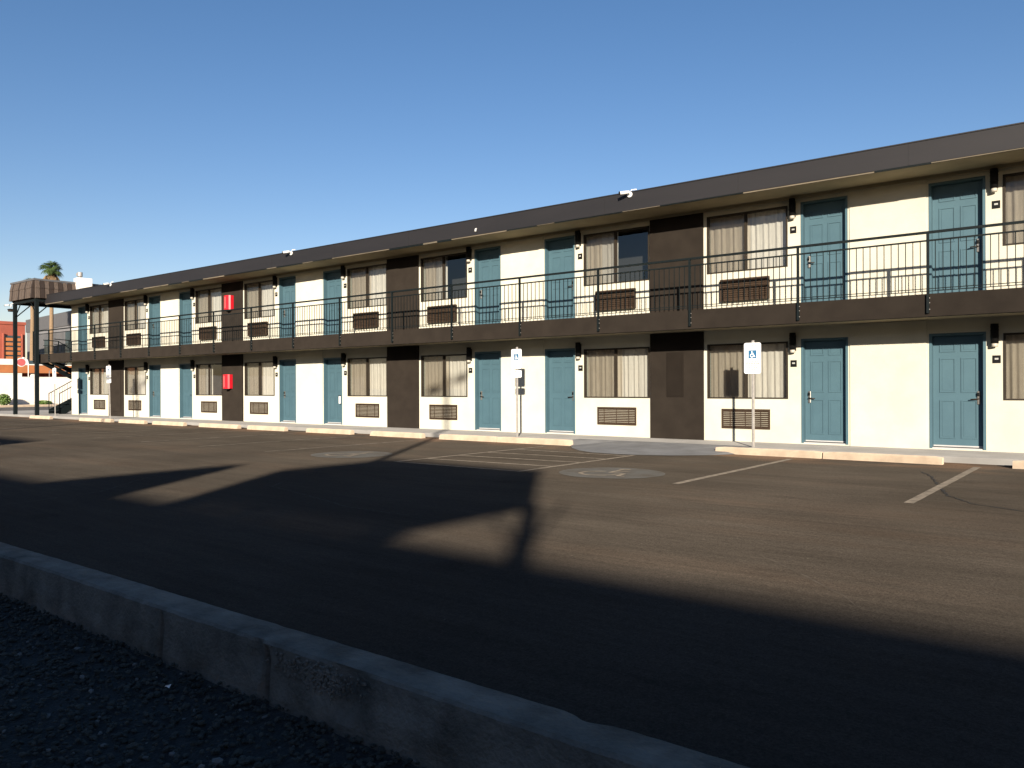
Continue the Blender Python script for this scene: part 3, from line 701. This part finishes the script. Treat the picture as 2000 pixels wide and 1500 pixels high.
# ---------------------------------------------------------------- stair canopy at the far end
def canopy(X0, X1, Y0, Y1, zb, zt, post_y, lab, z0=.1, flare=1.0):
    e = empty('stair_canopy', (0, 0, 0)); tag(e, lab, 'canopy')
    # mansard skirt: two tiers, flared outwards towards the bottom
    def tier(a, b, oa, ob):
        mb = MB()
        def side(p, q, nrm, mi_fn, n):
            for k in range(n):
                t0, t1 = k / n, (k + 1) / n
                A = Vector(p) + (Vector(q) - Vector(p)) * t0; B = Vector(p) + (Vector(q) - Vector(p)) * (t1 - .06 / n * 2)
                nn = Vector(nrm); jog = .008 * (k % 2)
                pts = [A + nn * (ob * flare + jog), B + nn * (ob * flare + jog), B + nn * (oa * flare + jog), A + nn * (oa * flare + jog)]
                lo = [(pts[0].x, pts[0].y, a), (pts[1].x, pts[1].y, a), (pts[2].x, pts[2].y, b), (pts[3].x, pts[3].y, b)]
                inn = [(A.x, A.y, a), (B.x, B.y, a), (B.x, B.y, b), (A.x, A.y, b)]
                v = [mb.bm.verts.new(c) for c in lo + inn]
                for f in ((0, 1, 2, 3), (4, 7, 6, 5), (0, 4, 5, 1), (1, 5, 6, 2), (2, 6, 7, 3), (3, 7, 4, 0)):
                    fc = mb.bm.faces.new([v[i] for i in f]); fc.material_index = mi_fn(k)
        side((X0, Y0, 0), (X1, Y0, 0), (0, -1, 0), lambda k: (k * 7 % 5) // 4, 18)
        side((X1, Y0, 0), (X1, Y1, 0), (1, 0, 0), lambda k: k % 2, 30)
        side((X0, Y1, 0), (X0, Y0, 0), (-1, 0, 0), lambda k: 0, 14)
        return mb
    zm = zb + (zt - zb) * .52
    tier(zb, zm, .09, .13).build('shake_skirt', [M['shake'], M['shakedark']], e)
    tier(zm + .005, zt - .06, .03, .11).build('shake_skirt', [M['shake'], M['shakedark']], e)
    MB().box(X0 - .05, X1 + .05, Y0 - .06, Y0 + .06, zt - .06, zt + .02).box(X1 - .06, X1 + .06, Y0 + .06, Y1, zt - .06, zt + .02).box(X0 - .06, X0 + .06, Y0 + .06, Y1, zt - .06, zt + .02).build('ridge_cap', M['corrdark'], e)
    MB().box(X0 + .01, X1 - .01, Y0 + .01, Y1, zb - .02, zb + .1).box(X0 + .02, X1 - .02, Y0 + .02, Y1, zb + .1, zt - .1).build('canopy_roof', M['shakedark'], e)
    MB().box(X0, X1, Y0 + .02, Y0 + .12, zb - .14, zb - .02).box(X1 - .1, X1, Y0 + .12, Y1, zb - .14, zb - .02).box(X0, X0 + .1, Y0 + .12, Y1, zb - .14, zb - .02).build('beam', M['black'], e)
    for x, s in ((X0 + .07, 1), (X1 - .07, -1)):
        MB().box(x - .07, x + .07, post_y - .07, post_y + .07, z0, zb - .141).build('post', M['black'], e)
        MB().tube([(x, post_y, zb - .75), (x + s * .62, post_y, zb - .15)], .025, 6).tube([(x, post_y, zb - .75), (x, post_y + .62, zb - .15)], .025, 6).build('knee_brace', M['black'], e)
    return e
canopy(-40.62, -38.1, -1.55, 4.2, 5.28, 6.12, -1.45, 'brown shake-clad stair canopy on black posts at the far end of the motel')

# stair with landing
def stair():
    e = empty('outdoor_stair', (-40.1, -.2, .1)); tag(e, 'black steel stair with rails rising behind the far canopy posts', 'stairs')
    W = 1.1; n1 = 8; rise = .168; run = .28
    mb = MB()
    for k in range(n1): mb.box(0, W, k * run, k * run + .3, (k + 1) * rise - .05, (k + 1) * rise); mb.box(.0, W, k * run + .28, k * run + .3, k * rise + .0, (k + 1) * rise - .051)
    mb.build('tread', M['black'], e)
    top1 = n1 * rise; L1 = n1 * run
    for x in (-.03, W + .01):
        MB().prism([(0, 0), (0, .2), (L1, top1 + .02), (L1, top1 - .22), (.25, 0)], 'x', x, x + .03).build('stringer', M['black'], e)
        hr = MB(); hr.tube([(x, .02, .95), (x, L1, top1 + .9)], .02, 6)
        hr.tube([(x, .02, 0), (x, .02, .97)], .02, 6)
        for k in range(1, 19):
            y = .02 + L1 * k / 19; z = .95 + (top1 - .05) * k / 19; hr.tube([(x, y, z - .8), (x, y, z)], .007, 4)
        hr.build('stair_rail', M['black'], e)
    MB().box(-1.25, W, L1, L1 + 1.2, top1 - .12, top1).build('landing', M['black'], e)
    mb = MB()
    for k in range(n1): mb.box(-1.2, -.1, L1 - (k + 1) * run, L1 - k * run + .02, top1 + (k + 1) * rise - .05, top1 + (k + 1) * rise)
    mb.build('tread', M['black'], e)
    for x in (-1.23, -.08):
        MB().prism([(L1, top1 - .1), (L1, top1 + .14), (0, 2 * top1), (0, 2 * top1 - .25)], 'x', x, x + .03).build('stringer', M['black'], e)
    for x, off in ((-.05, 0), (1.1, .0)):
        hr = MB(); hr.tube([(x, -.2, 3.45), (x, .45, 3.42), (x, 1.9, 2.5), (x, L1 + .1, 2.2)], .022, 6)
        hr.tube([(x, .45, 2.62), (x, .45, 3.42)], .022, 6); hr.tube([(x, -.2, 3.2), (x, .4, 3.18)], .014, 6)
        for k in range(1, 10):
            hr.tube([(x, -.2 + .065 * k, 2.7), (x, -.2 + .065 * k, 3.2)], .007, 4)
        hr.build('stair_rail', M['black'], e)
    MB().box(W - .12, W - .04, 1.2, 1.28, 0, 2.3).build('support_post', M['black'], e)
    MB().box(-1.3, 1.2, -.15, .3, 2.5, 2.7).build('upper_landing', M['dark'], e)
    return e
stair()
# black lidded box, a guess at the dark shape under the stair
e = tag(empty('lidded_box', (-39.0, 1.15, .1)), 'black lidded box, a guess, beneath the far stair', 'bin')
MB().box(-.4, .4, -.35, .35, 0, .68, bev=.04).build('lidded_box_body', M['boxblack'], e)
mb = MB(); mb.prism([(-.4, .68), (-.36, .8), (-.2, .87), (.2, .87), (.36, .8), (.4, .68)], 'x', -.44, .44); mb.build('lid', M['boxblack'], e)
MB().box(-.3, .1, -.37, -.352, .5, .56).build('handle', M['galv'], e)

# chimney and vents on the roof
e = tag(empty('chimney', (-38.0, .45, F_T - .02)), 'square white rooftop chimney with a round metal vent at the far roof end', 'chimney')
MB().box(-.25, .25, -.3, .3, 0, .92, bev=.01).build('chimney_stack', M['whitewall'], e)
b = MB(); b.tube([(-.08, -.1, .92), (-.08, -.1, 1.02)], .05, 12); b.tube([(-.08, -.1, 1.0), (-.08, -.1, 1.03), (-.08, -.1, 1.17), (-.08, -.1, 1.2)], .11, 12); b.box(-.24, -.17, -.2, -.05, 1.05, 1.16)
b.build('vent_cap', M['galv'], e)
b = MB(); b.prism([(0, 0), (0, .62), (.35, .55), (1.5, .22), (2.4, .3), (2.4, 0)], 'y', 0, .5)
o = b.build('roof_duct', M['corr']); o.location = (-37.35, 1.1, F_T - .02); tag(o, 'low sloping grey sheet-metal duct on the roof beside the white chimney', 'roof duct')

# ---------------------------------------------------------------- street side, far left
e = tag(empty('street_wall', (-64, 0, 0)), 'long white painted boundary wall across the street', 'wall')
MB().box(-.15, .15, -40, 7.4, 0, 2.35).box(-.18, .18, -40, 7.4, 2.35, 2.42).build('wall_section', M['whitewall'], e)
MB().box(-.15, .15, 7.4, 60, 0, 2.1).box(-.18, .18, 7.4, 60, 2.1, 2.16).build('wall_section', M['whitewall'], e)
b = MB()
for k in range(30): b.box(-.02, .02, 9.3 + k * 1.6, 9.34 + k * 1.6, 2.16, 2.62)
b.box(-.02, .02, 9.3, 57, 2.6, 2.64); b.build('top_railing', M['galv'], e)

def foliage_mb(mb, c, r, n, size, rs, mi=0, flat=1.0):
    for _ in range(n):
        d = Vector((rs.gauss(0, 1), rs.gauss(0, 1), rs.gauss(0, 1))).normalized() * (rs.random() ** .35)
        p = Vector(c) + Vector((d.x * r[0], d.y * r[1], d.z * r[2]))
        u = Vector((rs.gauss(0, 1), rs.gauss(0, 1), rs.gauss(0, 1))).normalized(); v = u.orthogonal().normalized(); s = size * rs.uniform(.6, 1.3)
        mb.bm.faces.new([mb.bm.verts.new(p + u * s), mb.bm.verts.new(p + v * s * .5), mb.bm.verts.new(p - u * s), mb.bm.verts.new(p - v * s * .5)]).material_index = mi
def bush(x, y, r, lab, seed):
    rs = random.Random(seed); e = empty('bush', (x, y, .1)); tag(e, lab, 'bush')
    m = MB(); foliage_mb(m, (0, 0, r[2]), r, 900, .07, rs); m.build('foliage', M['leaf'], e, fix=False)
    t = MB()
    for k in range(5): t.tube([(0, 0, 0), (rs.uniform(-.3, .3) * r[0], rs.uniform(-.3, .3) * r[1], r[2])], .02, 5)
    t.build('stem', M['bark'], e)
bush(-62.9, 5.9, (.42, .42, .42), 'round green bush at the foot of the white street wall', 1)
bush(-63.2, 8.6, (.6, .55, .16), 'low green plant behind the right canopy post', 2)

def palm(x, y, h, r, lab, seed, lean=0):
    rs = random.Random(seed); e = empty('palm_tree', (x, y, -.05)); tag(e, lab, 'palm tree', 'tall palms behind the motel')
    t = MB(); t.tube([(0, 0, 0), (lean * .3, 0, h * .35), (lean * .7, .05, h * .7), (lean, 0, h)], .24, 10, r2=.15); t.build('trunk', M['bark'], e)
    g = MB(); d_ = MB()
    def frond(mb, az, elv, L, droop, wd):
        n = 7; base = Vector((lean, 0, h)); dirh = Vector((math.cos(az), math.sin(az), 0)); side = Vector((-math.sin(az), math.cos(az), 0))
        pts = []
        for k in range(n + 1):
            s_ = k / n; ang = elv - droop * s_ * s_
            pts.append(base + dirh * (L * s_ * math.cos(ang)) + Vector((0, 0, L * s_ * math.sin(ang))))
        # petiole + fan of leaflets
        mb.tube(pts[:4], .02, 4, cap=False)
        hub = pts[3]; fd = (pts[4] - pts[3]).normalized()
        for j in range(-7, 8):
            a = j * .19; dd = (fd * math.cos(a) + side * math.sin(a)).normalized(); ll = L * .58 * (1 - .035 * abs(j)) * rs.uniform(.85, 1.1)
            tip = hub + dd * ll + Vector((0, 0, -ll * (.25 + .2 * rs.random() + .15 * abs(j) / 7)))
            mid = hub + dd * ll * .5; nn = side.cross(dd).cross(dd).normalized() if abs(side.dot(dd)) < .99 else fd
            q = (tip - hub).cross(Vector((0, 0, 1))).normalized() * wd
            mb.bm.faces.new([mb.bm.verts.new(hub), mb.bm.verts.new(mid + q), mb.bm.verts.new(tip), mb.bm.verts.new(mid - q)])
    for k in range(60):
        frond(g, rs.uniform(0, 6.28), rs.uniform(-.2, 1.5), r * rs.uniform(.75, 1.05), rs.uniform(.4, 1.0), .035)
    for k in range(60):
        frond(d_, rs.uniform(0, 6.28), rs.uniform(-1.5, -.85), r * rs.uniform(.8, 1.45), rs.uniform(0, .3), .04)
    g.build('crown', M['frond'], e, fix=False); d_.build('dead_frond_skirt', M['skirt'], e, fix=False)
palm(-85.9, 18.2, 13.3, 1.45, 'tall fan palm with a shaggy brown skirt standing above the canopy roof', 3)
palm(-87.2, 16.9, 11.6, 1.3, 'second palm, its crown mostly hidden behind the brown canopy', 4, .1)

# hooked pole with a round red sign
e = tag(empty('round_sign', (-66.3, 8.75, 0)), 'round red sign hanging from a hooked white pole behind the white wall', 'sign')
MB().tube([(0, 0, 0), (0, 0, 3.2), (0, -.05, 3.45), (0, -.22, 3.62), (0, -.42, 3.66)], .035, 8).build('pole', M['white'], e)
MB().tube([(0, -.5, 3.3), (.03, -.5, 3.3)], .34, 24).build('sign_rim', M['white'], e)
MB().tube([(.032, -.5, 3.3), (.05, -.5, 3.3)], .28, 24).build('sign_face', M['signred'], e)

# orange roofed shelter behind the wall
e = tag(empty('shelter', (-72, 0, 0)), 'low shelter with a flat orange roof edge behind the white wall', 'shelter')
MB().box(-4, 0, -20, 40, 2.6, 3.25).build('roof_edge', M['orange'], e)
MB().box(-4.05, .05, -20, 40, 3.25, 3.33).build('roof_cap', M['whitewall'], e)
for y in (-14, -8, -2, 4, 11.2, 16, 22, 28): MB().box(-.5, -.2, y, y + .45, 0, 2.6).build('pillar', M['whitewall'], e)
MB().box(-3.9, -3.6, -20, 40, 0, 2.6).build('back_wall', M['terra'], e)

# terracotta building
e = tag(empty('office_building', (-88, 0, 0)), 'terracotta clad block with orange louvred bays at the far left', 'building')
MB().box(-14, 0, -16, 16.6, 0, 7.7).box(-14.1, .1, -16, 16.65, 7.7, 8.0).build('wall', M['terra'], e)
for y in (9.0, 12.2, 14.6):
    w_ = 1.6
    MB().box(.0, .03, y, y + w_, 3.2, 6.6).build('window', M['bluewin'], e)
    s_ = MB()
    for k in range(7): s_.box(.04, .16, y + .05, y + w_ - .05, 3.3 + k * .46, 3.3 + k * .46 + .3)
    s_.build('louvre', M['orange'], e)
    MB().box(.031, .3, y - .08, y, 3.1, 6.8).box(.031, .3, y + w_, y + w_ + .08, 3.1, 6.8).build('bay_frame', M['terra'], e)
e2 = tag(empty('gabled_kiosk', (-78, 12.2, 0)), 'small white rooftop unit beside the orange shelter roof', 'kiosk')
MB().box(-.8, .8, -1.6, .6, 0, 3.9).build('wall', M['whitewall'], e2); MB().box(-.9, .9, .62, 1.3, 0, 3.8).build('door_panel', M['bluewin'], e2)

# grey corrugated building
A = Vector((-107.0, 23.9, 0)); B = Vector((-60.0, 19.0, 0)); ang = math.atan2(B.y - A.y, B.x - A.x); Lb = (B - A).length
e = tag(empty('warehouse', A, ang), 'grey corrugated metal warehouse with dark window strips behind the palms', 'building')
mb = MB(); n = int(Lb / .3)
for k in range(n): mb.box(k * .3, k * .3 + .2, -.03, 0, 0, 8.2)
mb.box(0, Lb, 0, 16, 0, 8.2); mb.build('wall', M['corr'], e)
MB().box(-.2, Lb, -.12, 16.1, 8.21, 9.75).build('roof_band', M['corrdark'], e)
for x0, x1, z0, z1 in ((1.3, 3.2, 3.4, 7.0), (1.3, 3.2, .5, 2.9), (7.0, 9.0, 3.4, 7.0), (14.5, 16.8, 3.4, 7.6), (19.5, 21.8, 3.4, 7.6), (25, 27, 3.4, 7.6)):
    f = MB().box(x0, x1, -.07, -.035, z0, z1).build('window', M['bluewin'], e)
    b = MB()
    for k in range(4): b.box(x0, x1, -.1, -.071, z0 + (z1 - z0) * k / 4, z0 + (z1 - z0) * k / 4 + .08)
    b.build('window_bar', M['corrdark'], f)

# ---------------------------------------------------------------- the twin block behind the camera (casts the long shadows)
tw = tag(empty('motel_building', (0, -29.48, 0)), 'matching two-storey motel block behind the photographer whose eaves shade the lot', 'building')
H = 5.4
b = MB(); b.box(-30, 40, -9, -1.1, 0, 5.1); b.build('wall', M['cream'], tw)
MB().box(-30, 40, -9.3, 0, 5.02, 5.4).build('roof_fascia', M['fascia'], tw)
MB().box(-30, 40, -1.09, .1, 2.42, 2.8).build('balcony_edge', M['dark'], tw)
MB().box(-30, 40, .06, .1, 3.8, 3.84).box(-30, 40, .07, .09, 3.68, 3.7).build('handrail', M['black'], tw)
for k in range(-3, 5):
    X = .655 + P * k
    for z in (D1, D2):
        for dx in (2.72, -3.6):
            MB().box(X + dx, X + dx + .9, -1.099, -1.06, *z).build('door', M['teal'], tw)
    for z in (W1, W2):
        for a, c in ((.72, 2.46), (-2.44, -.67)): MB().box(X + a, X + c, -1.099, -1.07, *z).build('window', M['curtain'], tw)
    MB().box(X - .64, X + .64, -1.099, -1.05, .1, 5.0).build('brown_wall_panel', M['dark'], tw)
canopy(4.0, 7.22, -27.1, -29.4, 5.40, 6.17, -27.0, 'shake-clad stair canopy of the twin block behind the photographer', flare=.25)
# wing wall of the twin stair and an added roof box, sized for its shadow
MB().box(.8, 1.0, -29.5, -26.6, 0, 5.4).build('wing_wall', M['cream'], tw).parent = None
o = [q for q in bpy.data.objects if q.name.startswith('wing_wall')][0]; tag(o, 'tall thin cream wing wall projecting from the block behind the photographer', 'wall')
o = MB().box(-12.5, -6.5, -30.6, -28.7, 5.42, 6.2).build('shadow_roof_box', M['corrdark']); tag(o, 'raised grey box added on the twin block roof to cast the far-left shadow', 'roof box')
for i, (x, lab) in enumerate([(.26, 'two-headed lamp pole standing behind the photographer, near the wing wall'), (-16.95, 'two-headed lamp pole standing behind the photographer, farther along the lot')]):
    e = tag(empty('lamp_pole', (x, -22, 0)), lab, 'lamp pole', 'lamp poles between the two blocks')
    MB().tube([(0, 0, 0), (0, 0, 8.25)], .085, 12, r2=.065).build('pole', M['galv'], e)
    MB().tube([(-.1, -.45, 8.0), (.1, .45, 8.0)], .03, 8).build('cross_arm', M['galv'], e)
    for s in (-1, 1): MB().box(-.13 + s * .13, .13 + s * .13, s * .55 - .2, s * .55 + .2, 7.93, 8.07).build('lamp_head', M['lampblack'], e)

sc.render.engine = 'CYCLES'
sc.cycles.max_bounces = 8; sc.cycles.transparent_max_bounces = 12
